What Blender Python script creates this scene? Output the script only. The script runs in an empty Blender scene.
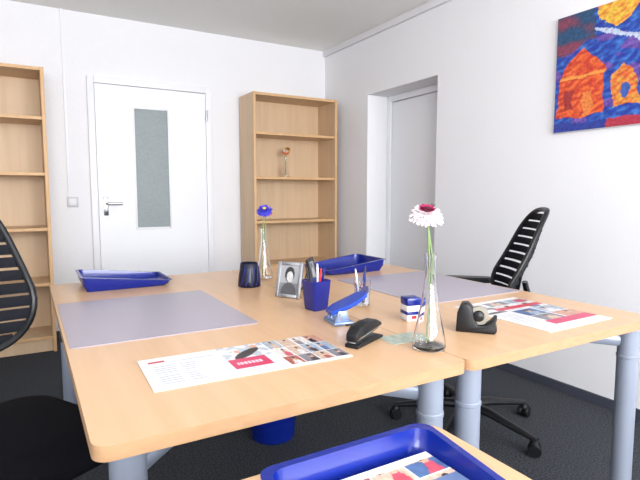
import bpy, bmesh, math, random
from mathutils import Vector, Matrix, noise
random.seed(4)
sc=bpy.context.scene
sc.view_settings.view_transform='Standard'
R=math.radians

def lin(c):
    c=c/255.0
    return c/12.92 if c<=0.04045 else ((c+0.055)/1.055)**2.4
def rgb(r,g,b): return (lin(r),lin(g),lin(b),1.0)

# ---------------------------------------------------------------- materials
def mat(name,col,rough=0.5,metal=0.0,spec=0.5,trans=0.0,coat=0.0,noise_amt=0.0,noise_scale=20,bump=0.0,bump_scale=100,ior=1.45):
    m=bpy.data.materials.new(name); m.use_nodes=True
    nt=m.node_tree; b=nt.nodes['Principled BSDF']
    b.inputs['Base Color'].default_value=col
    b.inputs['Roughness'].default_value=rough
    b.inputs['Metallic'].default_value=metal
    b.inputs['Specular IOR Level'].default_value=spec
    b.inputs['Transmission Weight'].default_value=trans
    b.inputs['Coat Weight'].default_value=coat
    b.inputs['IOR'].default_value=ior
    tc=nt.nodes.new('ShaderNodeTexCoord')
    if noise_amt>0:
        n=nt.nodes.new('ShaderNodeTexNoise'); n.inputs['Scale'].default_value=noise_scale
        n.inputs['Detail'].default_value=4
        nt.links.new(tc.outputs['Object'],n.inputs['Vector'])
        r=nt.nodes.new('ShaderNodeValToRGB')
        r.color_ramp.elements[0].position=0.3; r.color_ramp.elements[1].position=0.7
        r.color_ramp.elements[0].color=tuple(c*(1-noise_amt) for c in col[:3])+(1,)
        r.color_ramp.elements[1].color=tuple(min(1,c*(1+noise_amt)) for c in col[:3])+(1,)
        nt.links.new(n.outputs['Fac'],r.inputs['Fac']); nt.links.new(r.outputs['Color'],b.inputs['Base Color'])
    if bump>0:
        n=nt.nodes.new('ShaderNodeTexNoise'); n.inputs['Scale'].default_value=bump_scale; n.inputs['Detail'].default_value=3
        nt.links.new(tc.outputs['Object'],n.inputs['Vector'])
        bp=nt.nodes.new('ShaderNodeBump'); bp.inputs['Strength'].default_value=bump; bp.inputs['Distance'].default_value=0.005
        nt.links.new(n.outputs['Fac'],bp.inputs['Height']); nt.links.new(bp.outputs['Normal'],b.inputs['Normal'])
    return m
def wood(name,c1,c2,scale,rough=0.4):
    m=bpy.data.materials.new(name); m.use_nodes=True
    nt=m.node_tree; b=nt.nodes['Principled BSDF']
    b.inputs['Roughness'].default_value=rough
    tc=nt.nodes.new('ShaderNodeTexCoord'); mp=nt.nodes.new('ShaderNodeMapping')
    mp.inputs['Scale'].default_value=scale
    nt.links.new(tc.outputs['Object'],mp.inputs['Vector'])
    n=nt.nodes.new('ShaderNodeTexNoise'); n.inputs['Scale'].default_value=1; n.inputs['Detail'].default_value=5; n.inputs['Distortion'].default_value=0.4
    nt.links.new(mp.outputs['Vector'],n.inputs['Vector'])
    r=nt.nodes.new('ShaderNodeValToRGB')
    r.color_ramp.elements[0].position=0.3; r.color_ramp.elements[1].position=0.7
    r.color_ramp.elements[0].color=c1; r.color_ramp.elements[1].color=c2
    nt.links.new(n.outputs['Fac'],r.inputs['Fac']); nt.links.new(r.outputs['Color'],b.inputs['Base Color'])
    return m
def attrmat(name,rough=0.4,bump=0):
    m=bpy.data.materials.new(name); m.use_nodes=True
    nt=m.node_tree; b=nt.nodes['Principled BSDF']; b.inputs['Roughness'].default_value=rough
    a=nt.nodes.new('ShaderNodeAttribute'); a.attribute_name='Col'
    nt.links.new(a.outputs['Color'],b.inputs['Base Color'])
    if bump:
        n=nt.nodes.new('ShaderNodeTexNoise'); n.inputs['Scale'].default_value=60
        bp=nt.nodes.new('ShaderNodeBump'); bp.inputs['Strength'].default_value=bump
        nt.links.new(n.outputs['Fac'],bp.inputs['Height']); nt.links.new(bp.outputs['Normal'],b.inputs['Normal'])
    return m

M_wall=mat('wall_paint',rgb(235,235,238),0.85,bump=0.35,bump_scale=90)
M_ceil=mat('ceiling_paint',rgb(236,236,233),0.9,bump=0.15,bump_scale=60)
M_carpet=mat('carpet',rgb(66,69,74),0.95,spec=0.1,noise_amt=0.7,noise_scale=140,bump=0.8,bump_scale=250)
M_base=mat('baseboard_dark',rgb(62,66,78),0.6)
M_door=mat('door_white',rgb(238,239,243),0.4)
M_gap=mat('door_gap',rgb(120,122,128),0.7)
M_frost=mat('frosted_glass',rgb(140,150,152),0.25,bump=0.6,bump_scale=130,noise_amt=0.08,noise_scale=90)
M_desk=wood('desk_beech',rgb(205,166,127),rgb(213,175,137),(28,1.6,28),0.30)
M_edge=wood('desk_edge',rgb(166,130,95),rgb(178,142,107),(20,20,60),0.45)
M_shelf=wood('shelf_beech',rgb(206,177,142),rgb(217,189,156),(22,22,1.4),0.5)
M_shelfe=wood('shelf_edge',rgb(208,166,118),rgb(218,178,132),(22,22,3),0.5)
M_leg=mat('leg_powdercoat',rgb(152,160,176),0.35,metal=0.35)
M_steel=mat('steel',rgb(190,192,196),0.25,metal=1.0)
M_black=mat('black_plastic',rgb(17,18,22),0.4)
M_fabric=mat('black_fabric',rgb(14,14,20),0.9,spec=0.15,noise_amt=0.3,noise_scale=300,bump=0.4,bump_scale=500)
M_mesh=mat('chair_slat',rgb(14,16,24),0.75,spec=0.25)
M_blue=mat('blue_plastic',rgb(10,32,122),0.22,coat=0.2)
M_blue2=mat('hole_punch_blue',rgb(20,62,165),0.3)
M_bluegrey=mat('hole_punch_base',rgb(130,150,185),0.3,metal=0.5)
M_navy=mat('navy_plastic',rgb(14,18,44),0.3)
M_white=mat('white_plastic',rgb(226,227,230),0.4)
M_switch=mat('switch_plastic',rgb(200,202,208),0.4)
M_glass=mat('clear_glass',(1,1,1,1),0.0,trans=1.0,ior=1.45)
M_pad=mat('desk_pad_vinyl',rgb(162,154,166),0.32)
M_padr=mat('desk_pad_vinyl_light',rgb(166,159,171),0.32)
M_stem=mat('stem_green',rgb(112,138,84),0.5)
M_petw=mat('petal_white',rgb(246,232,238),0.6)
M_petp=mat('petal_magenta',rgb(150,18,74),0.6)
M_petr=mat('petal_red',rgb(204,50,60),0.6)
M_peto=mat('petal_orange',rgb(214,120,70),0.6)
M_petv=mat('petal_violet',rgb(60,60,180),0.6)
M_yel=mat('flower_yellow',rgb(220,170,60),0.7)
M_dk=mat('flower_dark',rgb(70,16,34),0.8)
M_tape=mat('tape_roll',rgb(150,148,136),0.3)
M_paper=mat('paper_white',rgb(232,232,233),0.6)
M_print=attrmat('printed_paper',0.3)
M_paint=attrmat('oil_painting',0.45,bump=0.4)
M_red=mat('pen_red',rgb(190,30,40),0.4)
M_card=mat('card_green',rgb(170,182,170),0.5,noise_amt=0.25,noise_scale=60)

# ---------------------------------------------------------------- mesh builder
def rrect(x0,x1,y0,y1,r,seg=6):
    pts=[]
    for cx,cy,a0 in ((x1-r,y0+r,-90),(x1-r,y1-r,0),(x0+r,y1-r,90),(x0+r,y0+r,180)):
        for i in range(seg+1):
            a=R(a0+90*i/seg); pts.append((cx+r*math.cos(a),cy+r*math.sin(a)))
    return pts
class MB:
    def __init__(s): s.bm=bmesh.new(); s.mats=[]
    def mi(s,m):
        if m not in s.mats: s.mats.append(m)
        return s.mats.index(m)
    def add(s,verts,faces,m,M=None):
        i=s.mi(m); vs=[s.bm.verts.new((M@Vector(v)) if M else Vector(v)) for v in verts]
        for f in faces:
            try:
                fc=s.bm.faces.new([vs[k] for k in f]); fc.material_index=i; fc.smooth=True
            except ValueError: pass
    def box(s,x0,x1,y0,y1,z0,z1,m,bev=0,M=None,seg=2):
        t=bmesh.new(); bmesh.ops.create_cube(t,size=1)
        for v in t.verts:
            v.co=Vector(((x0+x1)/2+v.co.x*(x1-x0),(y0+y1)/2+v.co.y*(y1-y0),(z0+z1)/2+v.co.z*(z1-z0)))
        if bev>0: bmesh.ops.bevel(t,geom=t.edges[:],offset=bev,segments=seg,profile=0.5,affect='EDGES')
        t.verts.index_update()
        s.add([v.co.copy() for v in t.verts],[[v.index for v in f.verts] for f in t.faces],m,M); t.free()
    def loft(s,loops,m,M=None,cap0=True,cap1=True,closed=True):
        n=len(loops[0]); V=[p for l in loops for p in l]; F=[]
        for i in range(len(loops)-1):
            for j in range(n if closed else n-1):
                k=(j+1)%n
                F.append((i*n+j,i*n+k,(i+1)*n+k,(i+1)*n+j))
        if cap0: F.append(tuple(reversed(range(n))))
        if cap1: F.append(tuple(range((len(loops)-1)*n,len(loops)*n)))
        s.add(V,F,m,M)
    def slab(s,pts,z0,z1,m,mside=None,M=None):
        n=len(pts); lo=[(x,y,z0) for x,y in pts]; hi=[(x,y,z1) for x,y in pts]
        V=lo+hi
        s.add(V,[(j,(j+1)%n,n+(j+1)%n,n+j) for j in range(n)],mside or m,M)
        s.add(V,[tuple(reversed(range(n))),tuple(range(n,2*n))],m,M)
    def lathe(s,prof,m,seg=40,M=None,c=(0,0,0),cap=True):
        loops=[[(c[0]+r*math.cos(2*math.pi*j/seg),c[1]+r*math.sin(2*math.pi*j/seg),c[2]+z) for j in range(seg)] for r,z in prof]
        s.loft(loops,m,M,cap0=cap,cap1=cap)
    def tube(s,pts,r,m,seg=12,M=None,closed=False,flat=None):
        pts=[Vector(p) for p in pts]; n=len(pts)
        rs=r if isinstance(r,(list,tuple)) else [r]*n
        loops=[]; up=None
        for i,p in enumerate(pts):
            if closed: t=pts[(i+1)%n]-pts[i-1]
            else: t=pts[min(i+1,n-1)]-pts[max(i-1,0)]
            t.normalize()
            if up is None:
                up=Vector((0,0,1)) if abs(t.z)<0.9 else Vector((1,0,0))
            up=(up-t*up.dot(t)).normalized(); sd=t.cross(up)
            fa,fb=(flat or (1,1))
            loops.append([p+(up*math.sin(2*math.pi*k/seg)*fb+sd*math.cos(2*math.pi*k/seg)*fa)*rs[i] for k in range(seg)])
        if closed: loops.append(loops[0]); s.loft(loops,m,M,False,False)
        else: s.loft(loops,m,M)
    def prism(s,prof,y0,y1,m,M=None,bev=0):
        t=bmesh.new(); a=[t.verts.new((x,y0,z)) for x,z in prof]; b=[t.verts.new((x,y1,z)) for x,z in prof]
        n=len(prof)
        t.faces.new(a); t.faces.new(list(reversed(b)))
        for j in range(n): t.faces.new((a[j],b[j],b[(j+1)%n],a[(j+1)%n]))
        bmesh.ops.recalc_face_normals(t,faces=t.faces[:])
        if bev: bmesh.ops.bevel(t,geom=t.edges[:],offset=bev,segments=2,profile=0.5,affect='EDGES')
        t.verts.index_update()
        s.add([v.co.copy() for v in t.verts],[[v.index for v in f.verts] for f in t.faces],m,M); t.free()
    def done(s,name,parent=None,loc=(0,0,0),rot=(0,0,0),angle=34,recalc=True):
        bm=s.bm
        if recalc: bmesh.ops.recalc_face_normals(bm,faces=bm.faces[:])
        bm.normal_update()
        for e in bm.edges:
            if len(e.link_faces)==2 and e.calc_face_angle(0)>R(angle): e.smooth=False
        me=bpy.data.meshes.new(name); bm.to_mesh(me); bm.free()
        for m in s.mats: me.materials.append(m)
        o=bpy.data.objects.new(name,me); sc.collection.objects.link(o)
        o.location=loc; o.rotation_euler=rot
        if parent: o.parent=parent
        return o
def empty(name,loc=(0,0,0),rot=(0,0,0)):
    o=bpy.data.objects.new(name,None); o.empty_display_size=0.1; sc.collection.objects.link(o)
    o.location=loc; o.rotation_euler=rot; return o
def picture(name,w,h,nx,ny,func,m,parent=None,loc=(0,0,0),rot=(0,0,0),flat=True):
    V=[];F=[];C=[]
    for j in range(ny+1):
        for i in range(nx+1):
            u=i/nx;v=j/ny
            V.append((u*w,v*h,0) if flat else (u*w,0,v*h))
    for j in range(ny):
        for i in range(nx):
            a=j*(nx+1)+i; F.append((a,a+1,a+nx+2,a+nx+1)); C.append(func((i+.5)/nx,(j+.5)/ny))
    me=bpy.data.meshes.new(name); me.from_pydata(V,[],F); me.materials.append(m)
    ca=me.color_attributes.new('Col','FLOAT_COLOR','CORNER')
    for k,c in enumerate(C):
        for q in range(4): ca.data[k*4+q].color=c
    o=bpy.data.objects.new(name,me); sc.collection.objects.link(o)
    o.location=loc;o.rotation_euler=rot
    if parent:o.parent=parent
    return o

# ---------------------------------------------------------------- room
XL,XR,YF,YB,ZC=-1.6,2.60,-1.9,4.37,2.505
b=MB(); b.box(XL-.2,XR+.3,YF-.2,YB+.2,-.1,0,M_carpet); b.done('floor')
b=MB(); b.box(XL-.2,XR+.3,YF-.2,YB+.2,ZC,ZC+.1,M_ceil); b.done('ceiling')
b=MB(); b.box(XL-.2,XR+.3,YB,YB+.2,0,ZC,M_wall); b.done('wall_back')
b=MB(); b.box(XL-.2,XL,YF,YB,0,ZC,M_wall); b.done('wall_left')
oy0,oy1,oz=2.785,3.645,1.975
b=MB()
b.box(XR,XR+.3,YF,oy0,0,ZC,M_wall); b.box(XR,XR+.3,oy1,YB,0,ZC,M_wall)
b.box(XR,XR+.3,oy0,oy1,oz,ZC,M_wall); b.box(XR+.26,XR+.3,oy0,oy1,0,oz,M_wall)
b.done('wall_right')
wins=[(-1.25,0.45),(0.75,2.35)]; wz0,wz1=0.85,2.3
b=MB()
xs=[XL]+[v for w in wins for v in w]+[XR]
for i in range(0,len(xs),2): b.box(xs[i],xs[i+1],YF-.2,YF,0,ZC,M_wall)
for w in wins:
    b.box(w[0],w[1],YF-.2,YF,0,wz0,M_wall); b.box(w[0],w[1],YF-.2,YF,wz1,ZC,M_wall)
b.done('wall_front')
for k,w in enumerate(wins):
    b=MB(); f=.06
    y0,y1=YF-.14,YF-.07
    b.box(w[0],w[1],y0,y1,wz0,wz0+f,M_door,.005); b.box(w[0],w[1],y0,y1,wz1-f,wz1,M_door,.005)
    for x in (w[0],(w[0]+w[1])/2-f/2,w[1]-f): b.box(x,x+f,y0,y1,wz0+f,wz1-f,M_door,.005)
    b.box(w[0]-.03,w[1]+.03,YF-.07,YF+.08,wz0-.03,wz0,M_door,.005)
    b.done('window_%d'%(k+1))
b=MB(); b.box(XR-.012,XR,YF,oy0,0,.055,M_base); b.box(XR-.012,XR,oy1,YB,0,.055,M_base); b.done('baseboard_right')
b=MB(); b.box(XL,.447,YB-.012,YB,0,.055,M_base); b.box(1.433,XR-.012,YB-.012,YB,0,.055,M_base); b.done('baseboard_back')
b=MB(); b.box(XR-.025,XR,YF,YB,ZC-.055,ZC,M_wall,.004); b.done('trim_1')
b=MB(); b.box(.285,.300,YB-.012,YB,1.10,ZC,M_door,.002); b.done('trim_2')
b=MB(); b.box(.275,.355,YB-.012,YB,1.02,1.10,M_switch,.004); b.box(.288,.342,YB-.018,YB-.010,1.033,1.087,M_white,.003)
b.done('light_switch')

# door 1 (back wall)
d=empty('door_1',(0,YB,0))
b=MB()
x0,x1=.447,1.433; zt=2.035
b.box(x0,x0+.05,-.03,0,0,zt,M_door,.004); b.box(x1-.05,x1,-.03,0,0,zt,M_door,.004); b.box(x0+.05,x1-.05,-.03,0,zt-.05,zt,M_door,.004)
b.box(x0+.05,x1-.05,-.006,0,.0,zt-.05,M_gap)
b.done('frame',d)
b=MB(); lx0,lx1,lz=x0+.053,x1-.053,zt-.054; gx0,gx1,gz0,gz1=.775,1.07,.83,1.825
b.box(lx0,gx0,-.024,-.006,.008,lz,M_door); b.box(gx1,lx1,-.024,-.006,.008,lz,M_door)
b.box(gx0,gx1,-.024,-.006,.008,gz0,M_door); b.box(gx0,gx1,-.024,-.006,gz1,lz,M_door)
m_=.016
b.box(gx0,gx0+m_,-.031,-.02,gz0,gz1,M_door,.003);b.box(gx1-m_,gx1,-.031,-.02,gz0,gz1,M_door,.003)
b.box(gx0+m_,gx1-m_,-.031,-.02,gz0,gz0+m_,M_door,.003);b.box(gx0+m_,gx1-m_,-.031,-.02,gz1-m_,gz1,M_door,.003)
b.done('leaf',d)
b=MB(); b.box(gx0+.01,gx1-.01,-.018,-.012,gz0+.01,gz1-.01,M_frost); b.done('glass_pane',d)
b=MB()
b.box(.535,.570,-.030,-.022,.95,1.10,M_steel,.004)
b.tube([(.553,-.028,1.045),(.553,-.07,1.045),(.563,-.078,1.045),(.59,-.08,1.045),(.67,-.08,1.045)],.010,M_steel)
b.lathe([(.008,0),(.008,.004)],M_black,16,Matrix.Translation((.553,-.030,.975))@Matrix.Rotation(R(90),4,'X'))
b.done('handle',d)
b=MB()
for z in (.25,1.75):
    b.lathe([(.009,0),(.009,.09)],M_steel,14,c=(x1-.045,-.036,z))
b.done('hinges',d)

# door 2 (recess)
d=empty('door_2',(XR+.26,0,0))
b=MB()
b.box(-.05,0,oy0,oy0+.05,0,oz,M_door,.004);b.box(-.05,0,oy1-.05,oy1,0,oz,M_door,.004);b.box(-.05,0,oy0+.05,oy1-.05,oz-.05,oz,M_door,.004)
b.box(-.008,0,oy0+.05,oy1-.05,0,oz-.05,M_gap)
b.done('frame',d)
b=MB(); b.box(-.035,-.008,oy0+.054,oy1-.054,.008,oz-.055,M_door,.003); b.done('leaf',d)
b=MB(); b.box(-.043,-.034,oy0+.09,oy0+.13,.95,1.11,M_steel,.003)
b.tube([(-.04,oy0+.11,1.04),(-.085,oy0+.11,1.04),(-.09,oy0+.13,1.04),(-.09,oy0+.22,1.04)],.010,M_steel)
b.done('handle',d)

# ---------------------------------------------------------------- bookcases
def bookcase(x0,x1,yf,name):
    b=MB(); t=.022; zt=1.985
    yb=YB-.014
    w=x1-x0; D=yb-yf
    def bx(a,c,e,f,g,h,m=M_shelf): b.box(a,c,e,f,g,h,m,.0015,seg=1)
    bx(0,t,.002,D,0,zt); bx(w-t,w,.002,D,0,zt)
    bx(0,t,0,.002,0,zt,M_shelfe); bx(w-t,w,0,.002,0,zt,M_shelfe)
    bx(t,w-t,D-.01,D,.05,zt)
    for z in (.09,.475,.865,1.25,1.632,zt-t):
        bx(t,w-t,.012,D-.01,z,z+t); bx(t,w-t,.010,.0125,z,z+t,M_shelfe)
    bx(t,w-t,.03,.045,0,.09)
    return b.done(name,loc=(x0,yf,0))
bookcase(1.695,2.53,4.03,'bookcase')
bookcase(-.69,.145,4.0,'bookcase')

# ---------------------------------------------------------------- desks
DT=.74
def desk(x0,x1,y0,y1,px=None,name='office_desk'):
    d=empty(name,(x0,y0,0)); w=x1-x0; l=y1-y0
    b=MB(); b.slab(rrect(0,w,0,l,.028,6),DT-.026,DT,M_desk,M_edge); b.done('tabletop',d)
    b=MB()
    px=px or (.06,w-.06); py=(.065,l-.065)
    zt=DT-.026
    for x in px:
        for y in py:
            b.lathe([(.031,.012),(.031,.60),(.033,.602),(.033,.61),(.031,.612),(.031,zt)],M_leg,28,c=(x,y,0))
            b.lathe([(.026,0),(.034,.003),(.034,.012),(.02,.02)],M_black,24,c=(x,y,0))
    zb=zt-.052
    q=.12
    for y,s in ((py[0],1),(py[1],-1)):
        b.tube([(px[0],y,zb-.008),(px[0]+q*.9,y+s*q*.8,zb),(px[0]+q*1.3,y+s*q*1.05,zb),(px[1]-q*1.3,y+s*q*1.05,zb),(px[1]-q*.9,y+s*q*.8,zb),(px[1],y,zb-.008)],.021,M_leg,12,flat=(.7,1))
    for x in (px[0]+.17,px[1]-.17): b.box(x-.015,x+.015,py[0]+.12,py[1]-.12,zt-.05,zt,M_leg,.004)
    b.done('frame',d)
    return d
DY0,DY1=.81,2.41
desk(.07,.874,DY0,DY1); desk(.876,1.705,DY0,DY1,px=(.065,.787)); desk(-.22,.58,-.98,.62)

# ---------------------------------------------------------------- chairs
def chair(loc,rot,brot,name='office_chair',lift=0,fwd=0):
    c=empty(name,(loc[0],loc[1],0),(0,0,R(rot)))
    b=MB()
    for k in range(5):
        a=R(brot-rot+72*k); dx,dy=math.cos(a),math.sin(a)
        b.tube([(.02*dx,.02*dy,.115),(.12*dx,.12*dy,.112),(.24*dx,.24*dy,.09),(.355*dx,.355*dy,.07)],[.030,.026,.020,.014],M_black,10,flat=(1,.8))
        Mx=Matrix.Translation((.345*dx,.345*dy,0))@Matrix.Rotation(a+.5,4,'Z')
        for sx in (-1,1):
            MW=Mx@Matrix.Translation((0,sx*.016,.028))@Matrix.Rotation(R(90),4,'X')
            b.lathe([(.012,-.010),(.026,-.010),(.028,-.007),(.028,.007),(.026,.010),(.012,.010)],M_black,20,MW)
        b.lathe([(.018,.045),(.024,.05),(.020,.066),(.008,.075)],M_black,16,Mx)
        b.box(-.02,.02,-.006,.006,.02,.06,M_black,.003,Mx)
    b.lathe([(.036,.085),(.045,.09),(.045,.13),(.032,.145)],M_black,28)
    b.done('base',c)
    b=MB(); b.lathe([(.030,.13),(.030,.28),(.027,.285)],M_black,24); b.lathe([(.018,.27),(.018,.40)],M_steel,20); b.done('gas_column',c)
    b=MB(); b.box(-.14,.12,-.07,.07,.385,.435,M_black,.015)
    b.tube([(.02,-.07,.41),(.02,-.2,.405),(.03,-.25,.40)],[.006,.006,.012],M_black,8)
    b.tube([(-.10,0,.41),(-.22+fwd,0,.40),(-.30+fwd,0,.44),(-.325+fwd,0,.52),(-.325+fwd,0,.62),(-.30+fwd,0,.72)],[.026,.028,.028,.025,.022,.018],M_black,12,flat=(1.6,.7))
    b.done('mechanism',c)
    b=MB()
    def rr(z,i,r): return [(x,y,z-(.012*max(0,(x-.1)/.14)**2)) for x,y in rrect(-.24+i+fwd*.6,.25-i,-.245+i,.245-i,r,8)]
    b.loft([rr(.428,.035,.08),rr(.436,.01,.10),rr(.455,0,.11),rr(.478,.002,.11),rr(.492,.015,.10),rr(.499,.045,.08),rr(.501,.10,.05)],M_fabric)
    b.done('seat',c,angle=60)
    z0,z1=.555,1.055
    def tp(s): return 1-.36*max(0,s-.35)**1.2
    def hw(s): return .225*(max(0,1-abs(2*s-1)**4.5))**(1/2.4)*tp(s)
    def bx(y,s): return -.265-.11*s**1.4+.035*math.exp(-((s-.3)/.22)**2)+.06*(y/.22)**2
    b=MB(); pts=[]
    N=60
    for k in range(N):
        th=2*math.pi*k/N
        cs,sn=math.cos(th),math.sin(th)
        s=.5+.5*math.copysign(abs(sn)**.62,sn)
        y=math.copysign(abs(cs)**.55,cs)*.223*tp(s)
        pts.append((bx(y,s),y,z0+s*(z1-z0)))
    b.tube(pts,.011,M_black,10,closed=True)
    s=.07; step=.078
    while s<.96:
        w=hw(s)*.99; L=[]; hh=.0162
        for i in range(13):
            y=-w+2*w*i/12
            x=bx(y,s); z=z0+s*(z1-z0)
            L.append([(x-.004,y,z-hh),(x+.002,y,z-hh),(x+.004,y,z),(x+.002,y,z+hh),(x-.004,y,z+hh)])
        b.loft(L,M_mesh); s+=step
    b.tube([(bx(0,q)-.014,0,z0+q*(z1-z0)) for q in (.02,.2,.4,.6,.8)],[.016,.018,.015,.012,.008],M_black,10,flat=(1.4,.6))
    b.done('backrest',c,loc=(fwd,0,lift))
    b=MB()
    for sy in (-1,1):
        b.tube([(-.02,sy*.12,.425),(-.02,sy*.24,.42),(-.02,sy*.285,.445),(-.02,sy*.29,.52),(-.01,sy*.29,.668)],.015,M_black,12,flat=(1.5,.8))
        b.slab(rrect(-.14,.11,sy*.29-.038,sy*.29+.038,.03,6),.664,.684,M_black)
        b.slab(rrect(-.135,.105,sy*.29-.033,sy*.29+.033,.028,6),.684,.69,M_black)
    b.done('armrests',c)
    return c
chair((1.80,1.675),139,-82,fwd=.06)
chair((-.088,1.52),-60,-75,lift=.09)

# ---------------------------------------------------------------- printed matter
PAL=[rgb(70,60,58),rgb(170,90,80),rgb(210,185,165),rgb(80,110,160),rgb(226,222,220),rgb(205,150,125),rgb(130,130,142),rgb(205,80,100),rgb(160,178,195),rgb(40,38,46),rgb(220,220,226)]
def collage(u,v,cu,cv,seed):
    iu,iv=int(u*cu),int(v*cv); rnd=random.Random(iu*31+iv*77+seed)
    fu,fv=u*cu-iu,v*cv-iv
    if fu<.05 or fv<.05: return rgb(232,232,232)
    bg=PAL[rnd.choice([2,4,6,8,1,3,5])]; fg=PAL[rnd.randrange(len(PAL))]; cx=rnd.uniform(.3,.7)
    n=noise.noise(Vector((u*30,v*22,seed)))
    c=bg
    if (fu-cx)**2/.05+(fv-.25)**2/.12<1+n: c=fg
    if (fu-cx)**2/.7+(fv-.68)**2<.024: c=rgb(214,170,145)
    if (fu-cx)**2/.7+(fv-.80)**2<.012: c=rgb(60,44,38)
    k=.85+.3*n
    return (c[0]*k,c[1]*k,c[2]*k,1)
W_=rgb(230,230,233)
def brochure(u,v):
    if u<.40:
        if .04<u<.12 and .82<v<.88: return rgb(190,40,60)
        if .05<u<.34 and .10<v<.70:
            r=int(v*30)
            if r%2==0 and (u<.15 or .18<u<.27+.04*math.sin(r*3)): return rgb(182,184,190)
        if .20<u<.36 and .78<v<.82: return rgb(180,182,190)
        return W_
    if u<.66:
        if v>.52:
            if ((u-.53)/.085)**2+((v-.68-1.6*(u-.53))/.10)**2<1: return rgb(34,32,40)
            if ((u-.60)/.022)**2+((v-.88)/.08)**2<1: return rgb(205,160,135)
            if ((u-.49)/.014)**2+((v-.78)/.06)**2<1: return rgb(205,160,135)
            return rgb(214,217,222) if noise.noise(Vector((u*20,v*9,1)))>-.05 else rgb(176,184,196)
        if .20<v<=.52 and u<.60:
            if .32<v<.41 and int(u*150)%3!=0 and .43<u<.56: return rgb(240,200,212)
            return rgb(196,40,90)
        if v<=.20 and .42<u<.58:
            return rgb(184,186,192) if int(v*40)%2==0 else W_
        return W_
    if v<.06: return W_
    return collage((u-.66)/.34,v,4,3,5)
def brochure_b(u,v):
    if v<.12: return W_
    if v<.24: return rgb(196,40,90) if u>.3 else W_
    if u<.36 and v<.6: return rgb(184,186,192) if int(v*60)%2==0 and .04<u<.30 else W_
    if .66<v<.74: return rgb(196,44,70) if u>.25 else W_
    if v>.94: return W_
    return collage(u,v,3,5,11)
def brochure_c(u,v):
    if v>.95 or u<.04: return W_
    if .80<v<.95: return rgb(210,214,222) if u<.45 else collage(u,v,4,6,3)
    if .70<v<=.80: return rgb(196,40,84) if u<.7 else rgb(90,110,150)
    return collage(u,v,4,6,21)
def flyer(name,loc,w,h,rot,f,nx,ny,th=.0012,parent=None):
    e=empty(name,loc,(0,0,R(rot)))
    if parent: e.parent=parent
    b=MB(); b.box(0,w,0,h,0,th,M_paper); b.done('pages',e)
    picture('print',w,h,nx,ny,f,M_print,e,(0,0,th+.0005))
    return e
flyer('brochure',(.20,.99,DT+.0005),.46,.205,-1.5,brochure,200,84)
flyer('brochure',(1.255,.87,DT+.0005),.31,.365,1,brochure_b,90,130)

def pad(x0,x1,y0,y1,m):
    b=MB(); b.slab(rrect(0,x1-x0,0,y1-y0,.012,4),0,.002,m); b.done('desk_pad',loc=(x0,y0,DT+.0003))
pad(.078,.590,1.375,1.965,M_pad); pad(1.19,1.69,1.31,1.90,M_padr)

# ---------------------------------------------------------------- letter trays
def tray(name,cx,cy,rot,w=.255,l=.345,h=.06,papers=False):
    e=empty(name,(cx,cy,DT+.0003),(0,0,R(rot)))
    b=MB()
    def ring(i,zf):
        P=rrect(-w/2+i,w/2-i,-l/2+i,l/2-i,.022,6); out=[]
        for x,y in P:
            t=max(0,min(1,(y+l/2-.02)/.09)); t=t*t*(3-2*t)
            hh=(.026+(h-.026)*t)
            out.append((x,y,zf(hh)))
        return out
    b.loft([ring(.018,lambda q:.0),ring(.006,lambda q:q*.45),ring(.003,lambda q:q-.004),ring(-.004,lambda q:q-.002),ring(-.004,lambda q:q),ring(.007,lambda q:q),ring(.010,lambda q:q*.5),ring(.022,lambda q:.004)],M_blue)
    b.done('tray_body',e,angle=50)
    if papers:
        flyer('brochure_stack',(-w/2+.022,-l/2+.03,.0045),w-.044,l-.062,0,brochure_c,100,130,th=.032,parent=e)
    return e
tray('letter_tray',.352,.358,0,papers=True)
tray('letter_tray',.345,2.262,90)
tray('letter_tray',1.38,2.13,-90)

# ---------------------------------------------------------------- flowers & vases
def flower(b,c,n,rad,mo,mi_,mc,big=False):
    n=Vector(n).normalized(); Mq=Matrix.Translation(c)@n.to_track_quat('Z','Y').to_matrix().to_4x4()
    if big: lays=((1.0,-.16,mo,30,-.26,.095),(.97,-.06,mo,30,-.14,.095),(.90,.04,mo,28,-.04,.09),(.74,.12,mo,26,.06,.085),(.52,.18,mi_,24,.10,.07),(.38,.24,mi_,20,.10,.06))
    else: lays=((1.0,-.22,mo,22,-.20,.15),(.92,-.04,mo,22,-.20,.15),(.74,.10,mi_,18,.08,.12),(.46,.20,mi_,14,.08,.12))
    for lay,(rr,dz,mm,cnt,cv,ww) in enumerate(lays):
        for k in range(cnt):
            a=2*math.pi*(k+.5*(lay%2)+random.uniform(-.2,.2))/cnt
            L=rad*rr*random.uniform(.92,1.06); wd=rad*ww; z=rad*dz
            Mp=Mq@Matrix.Rotation(a,4,'Z')
            d=rad*(cv+random.uniform(-.04,.04))
            b.add([(rad*.12,-wd*.4,z),(rad*.12,wd*.4,z),(L*.6,wd,z+d*.2+.001),(L*.6,-wd,z+d*.2+.001),(L*.93,wd*.7,z+d),(L*.93,-wd*.7,z+d),(L,0,z+d*1.2),(L*.5,0,z-.0015)],
                  [(0,7,3),(0,1,7),(1,2,7),(3,7,5),(2,4,7),(7,4,6),(7,6,5)],mm,Mp)
    b.lathe([(.0,.08*rad),(rad*.22,.10*rad),(rad*.24,.24*rad),(rad*.16,.32*rad),(0.0005,.34*rad)],mc,16,Mq)
    b.lathe([(rad*.06,-.45*rad),(rad*.2,-.34*rad),(rad*.26,-.2*rad),(rad*.1,0)],M_stem,14,Mq)
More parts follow.
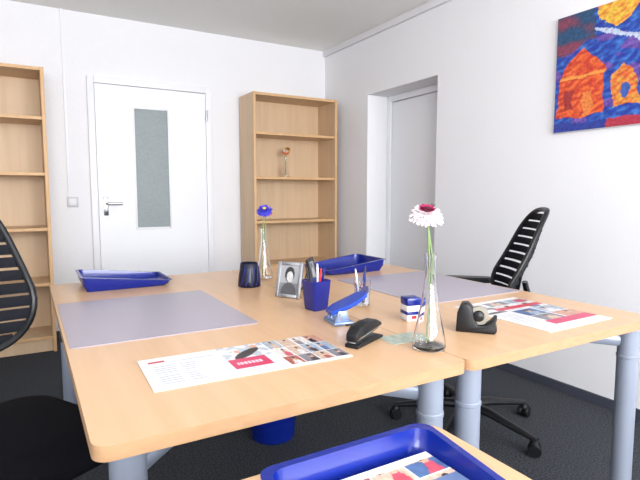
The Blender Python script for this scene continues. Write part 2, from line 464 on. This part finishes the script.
def vase(name,loc,sc_=1.0,fl=()):
    e=empty(name,loc)
    pr=[(.0375,0),(.0410,.003),(.0420,.010),(.0400,.028),(.0320,.065),(.0230,.110),(.0165,.150),(.0132,.185),(.0132,.215),(.0155,.240)]
    k=sc_
    loops=[(r*k,z*k) for r,z in pr]+[((r-.0022)*k,max(z,.010)*k) for r,z in reversed(pr[2:])]
    b=MB(); b.lathe(loops,M_glass,40); b.done('glass',e,angle=60)
    b=MB()
    for i,(p,n,rad,a1,a2,a3) in enumerate(fl):
        sx=(-.004 if i==0 else .004)*k
        p=Vector(p); q=Vector(n).normalized()
        b.tube([(-sx*2.2,0,.016*k),(sx,0,.18*k),(sx*1.2,0,.23*k),p*.5+Vector((sx,0,.235*k))*.5+Vector((0,0,.01)),p-q*rad*.3],.0024*k,M_stem,8)
        flower(b,p,n,rad,a1,a2,a3,big=(sc_==1.0))
    b.done('gerberas',e,angle=80,recalc=False)
vase('gerbera_vase',(.862,.935,DT),1.0,[((-.014,.002,.342),(-.12,-.30,1),.043,M_petw,M_petp,M_dk),((.006,.030,.346),(.25,.3,1),.034,M_petw,M_petp,M_dk)])
vase('gerbera_vase',(.935,2.12,DT),.95,[((.004,0,.315),(-.2,-.6,1),.036,M_petv,M_petv,M_yel),((.03,.02,.318),(.4,-.5,.9),.034,M_petr,M_petv,M_yel)])
vase('gerbera_vase',(2.075,4.19,1.2725),.80,[((0,0,.235),(-.2,-.7,.9),.034,M_peto,M_petw,M_yel),((.03,.01,.26),(.4,-.5,.9),.032,M_yel,M_peto,M_dk)])

# ---------------------------------------------------------------- desk accessories
def pen(b,base,top,m,r=.004):
    base=Vector(base);top=Vector(top); d=(top-base)
    b.tube([base,base+d*.04,base+d*.9,base+d*.92,top],[r*.3,r,r,r*.8,r*.6],m,10)
e=empty('pen_cup',(.829,1.45,DT+.0003),(0,0,R(10)))
b=MB()
def sq(hs,z,r=.008): return [(x,y,z) for x,y in rrect(-hs,hs,-hs,hs,r,4)]
b.loft([sq(.027,0),sq(.030,.004),sq(.037,.098),sq(.038,.100),sq(.036,.100),sq(.034,.097),sq(.027,.006)],M_blue)
b.done('cup',e)
b=MB()
for bs,tp,mm in (((-.01,.01,.008),(-.028,.015,.145),M_black),((.008,0,.008),(.022,.02,.15),M_white),((0,-.008,.008),(.006,-.018,.14),M_red),((.012,.012,.008),(.03,-.01,.138),M_blue),((-.012,-.01,.008),(-.012,.026,.152),M_black)):
    pen(b,bs,tp,mm)
b.done('pens',e)
e=empty('pen_glass',(1.0,1.425,DT))
b=MB(); b.lathe([(.024,0),(.026,.002),(.030,.090),(.028,.090),(.0245,.008),(.001,.008)],M_glass,32); b.done('tumbler',e,angle=60)
b=MB()
for bs,tp,mm in (((-.006,.004,.0095),(-.024,.008,.128),M_white),((.006,0,.0095),(.020,.01,.135),M_black),((0,-.006,.0095),(-.004,-.016,.12),M_blue)):
    pen(b,bs,tp,mm,.0035)
b.done('pens',e)
b=MB(); b.lathe([(.044,0),(.048,.004),(.046,.03),(.041,.065),(.037,.098),(.035,.10),(.033,.098),(.037,.06),(.042,.01)],M_navy,36)
for k in range(5):
    a=R(200+k*28)
    b.tube([(.0475*math.cos(a),.0475*math.sin(a),.008),(.0455*math.cos(a+.25),.0455*math.sin(a+.25),.035),(.0395*math.cos(a+.4),.0395*math.sin(a+.4),.085)],.0018,M_blue,6)
b.done('desk_tumbler',loc=(.795,1.955,DT+.0003),angle=50)

def portrait(u,v):
    if ((u-.52)/.17)**2+((v-.60)/.18)**2<1:
        g=190+20*noise.noise(Vector((u*8,v*8,3))); return rgb(g,g,g)
    if ((u-.5)/.25)**2+((v-.68)/.26)**2<1: return rgb(45,45,48)
    if ((u-.5)/.40)**2+((v-.05)/.36)**2<1: return rgb(80,80,84)
    return rgb(150,152,156) if v>.4 else rgb(118,120,124)
def photoframe(loc,rot,mfr,name='photo_frame'):
    e=empty(name,loc,(0,0,R(rot)))
    t=Matrix.Rotation(R(-14),4,'X'); w,h,f=.105,.135,.014
    b=MB()
    b.box(-w/2,-w/2+f,-.004,.006,0,h,mfr,.002,t);b.box(w/2-f,w/2,-.004,.006,0,h,mfr,.002,t)
    b.box(-w/2+f,w/2-f,-.004,.006,0,f,mfr,.002,t);b.box(-w/2+f,w/2-f,-.004,.006,h-f,h,mfr,.002,t)
    b.box(-w/2+.004,w/2-.004,.004,.009,.003,h-.003,M_black,.001,t)
    b.prism([(-.018,.004),(.018,.004),(.012,.10),(-.012,.10)],.062,.065,M_black,Matrix.Translation((0,.063,.002))@Matrix.Rotation(R(17),4,'X')@Matrix.Translation((0,-.063,-.002)))
    b.done('frame',e)
    v=t@Vector((-w/2+f-.002,-.0005,f-.002))
    picture('photo',w-2*f+.004,h-2*f+.004,36,46,portrait,M_print,e,v,(R(-14),0,0),flat=False)
photoframe((.825,1.66,DT+.001),-56,M_steel)
photoframe((.99,1.72,DT+.001),50,M_black)

# stapler
b=MB()
b.prism([(0,0),(.135,0),(.138,.006),(.125,.011),(.02,.012),(0,.010)],-.019,.019,M_black,bev=.002)
b.prism([(.004,.012),(.022,.012),(.125,.026),(.128,.034),(.012,.030)],-.010,.010,M_steel,bev=.001)
b.prism([(.0,.014),(.0,.036),(.02,.052),(.06,.058),(.105,.056),(.132,.044),(.136,.034),(.02,.024)],-.017,.017,M_black,bev=.005)
b.done('stapler',loc=(.69,1.03,DT+.0003),rot=(0,0,R(25)))
# hole punch (base + punch posts + curved lever)
b=MB()
b.box(-.055,.055,-.036,.036,0,.013,M_bluegrey,.004)
b.box(-.058,.058,-.040,-.004,.0,.007,M_black,.002)
for x in (-.036,.036):
    b.lathe([(.007,.012),(.007,.042)],M_steel,16,c=(x,.012,0))
    b.prism([(-.030,.010),(.026,.010),(.016,.050),(-.014,.050)],x-.006,x+.006,M_bluegrey,bev=.002,M=Matrix.Rotation(R(-90),4,'Z'))
lev=[(-.035,.038,.030),(-.010,.050,.040),(.025,.062,.047),(.055,.074,.045),(.082,.088,.038),(.098,.094,.026)]
L=[]
for x,z,hw_ in lev:
    L.append([(-hw_,-x,z-.005),(hw_,-x,z-.005),(hw_+.002,-x,z),(hw_-.003,-x,z+.008),(0,-x,z+.010),(-hw_+.003,-x,z+.008),(-hw_-.002,-x,z)])
b.loft(L,M_blue2)
o=b.done('hole_punch',loc=(.80,1.265,DT+.0003),rot=(0,0,R(80))); o.scale=(.86,.86,.86)
# clip box
b=MB()
b.box(-.023,.023,-.023,.023,0,.022,M_white,.003); b.box(-.0235,.0235,-.0235,.0235,.020,.030,M_blue,.001)
b.box(-.023,.023,-.023,.023,.030,.048,M_white,.002); b.box(-.024,.024,-.024,.024,.048,.072,M_blue,.004)
b.box(-.008,.008,-.0248,-.02,.008,.018,M_red,.001)
b.done('paperclip_box',loc=(1.01,1.18,DT+.0003),rot=(0,0,R(-12)))
# tape dispenser
b=MB()
b.prism([(-.055,0),(.050,0),(.056,.010),(.050,.030),(.056,.044),(.048,.048),(.040,.036),(.026,.024),(.004,.022),(-.006,.040),(-.010,.066),(-.024,.082),(-.042,.080),(-.052,.055)],-.024,.024,M_black,bev=.004)
b.lathe([(.026,-.010),(.026,.010),(.016,.010),(.016,-.010)],M_tape,28,Matrix.Translation((.006,0,.046))@Matrix.Rotation(R(90),4,'X'),cap=False)
b.lathe([(.006,-.022),(.014,-.018),(.014,.018),(.006,.022)],M_black,20,Matrix.Translation((.006,0,.046))@Matrix.Rotation(R(90),4,'X'))
b.done('tape_dispenser',loc=(1.085,.985,DT+.0003),rot=(0,0,R(-50)))
b=MB(); b.slab(rrect(0,.13,0,.075,.004,3),0,.0012,M_card); b.done('note_card',loc=(.80,1.0,DT+.0003),rot=(0,0,R(-4)))

# waste bin
b=MB(); b.lathe([(.095,0),(.10,.005),(.125,.30),(.130,.303),(.130,.312),(.121,.312),(.095,.01),(.001,.01)],M_blue,40)
b.done('waste_bin',loc=(.95,2.07,0))

# ---------------------------------------------------------------- painting
def inpoly(u,v,P):
    r=False;n=len(P)
    for i in range(n):
        x1,y1=P[i];x2,y2=P[(i+1)%n]
        if (y1>v)!=(y2>v) and u<(x2-x1)*(v-y1)/(y2-y1)+x1: r=not r
    return r
def mixc(a,b_,t): return tuple(a[i]*(1-t)+b_[i]*t for i in range(3))
def art(u,v):
    st=noise.noise(Vector((u*14+v*10,v*30-u*18,0)))
    n1=noise.noise(Vector((u*9,v*9,0))); n2=noise.noise(Vector((u*7,v*12,7))); n3=noise.noise(Vector((u*55,v*50,2)))
    uu=u+.026*n1+.008*n3; vv=v+.032*n2+.008*n3
    c=mixc((30,56,150),(64,120,196),max(0,min(1,.35+1.1*st)))
    if n2-n1>.22: c=mixc((84,60,146),(120,90,170),max(0,min(1,.5+st)))
    if vv>.66+.3*uu and uu<.27: c=mixc((38,76,112),(128,62,84),max(0,min(1,.3-2*n1)))
    if inpoly(uu,vv,[(.27,1.1),(.30,.90),(.40,.78),(.50,.86),(.58,1.1)]): c=mixc((222,180,64),(222,120,52),max(0,min(1,.2-1.5*st)))
    if abs(vv-(.80-.55*(uu-.30)))<.018 and .26<uu<.6: c=(180,192,216)
    if inpoly(uu,vv,[(.40,.16),(.38,.40),(.46,.50),(.54,.40),(.56,.16)]): c=mixc((216,150,62),(206,88,50),max(0,min(1,.4-1.6*st)))
    if ((uu-.475)/.035)**2+((vv-.29)/.07)**2<1: c=(60,92,170)
    H=[(.025,.10),(.03,.47),(.10,.60),(.19,.69),(.28,.60),(.335,.48),(.34,.12)]
    if inpoly(uu,vv,H):
        c=mixc((190,56,40),(228,108,52),max(0,min(1,.5+1.3*st)))
        if abs(vv-.46)<.014: c=(232,150,70)
        if inpoly(uu,vv,[(.07,.20),(.07,.36),(.13,.36),(.13,.20)]) : c=(156,50,50)
        if inpoly(uu,vv,[(.20,.12),(.20,.32),(.26,.32),(.26,.12)]): c=(222,126,62)
    if vv<.07: c=(44,60,146) if uu<.36 else (170,50,70)
    if uu>.62: c=mixc((40,80,160),(190,80,60),1 if n1+v>.6 else 0)
    k=1+.45*n3
    return tuple(min(1,lin(x)*k) for x in c)+(1,)
e=empty('abstract_painting',(XR-.022,1.825,1.462),(0,0,R(-90)))
b=MB(); b.box(0,.82,0,.021,0,.62,M_white,.003); b.done('canvas',e)
picture('paint',.816,.616,200,150,art,M_paint,e,(.002,-.001,.002),flat=False)

# ---------------------------------------------------------------- light
w=bpy.data.worlds.new('World'); sc.world=w; w.use_nodes=True
bg=w.node_tree.nodes['Background']; bg.inputs['Color'].default_value=(.82,.90,1,1); bg.inputs['Strength'].default_value=2.2
for k,wn in enumerate(wins):
    L=bpy.data.lights.new('window_light',type='AREA'); L.shape='RECTANGLE'; L.size=wn[1]-wn[0]-.1; L.size_y=wz1-wz0-.1
    L.energy=114; L.color=(.98,.985,1)
    o=bpy.data.objects.new('window_light',L); sc.collection.objects.link(o)
    o.location=((wn[0]+wn[1])/2,YF-.04,(wz0+wz1)/2); o.rotation_euler=(R(90),0,0)

# ---------------------------------------------------------------- camera
cd=bpy.data.cameras.new('camera'); cam=bpy.data.objects.new('camera',cd); sc.collection.objects.link(cam)
cam.location=(0,0,1.13); cam.rotation_euler=(R(90-5.33),0,R(-30.2))
cd.sensor_width=36; cd.lens=504/640*36; cd.clip_start=.02
sc.camera=cam
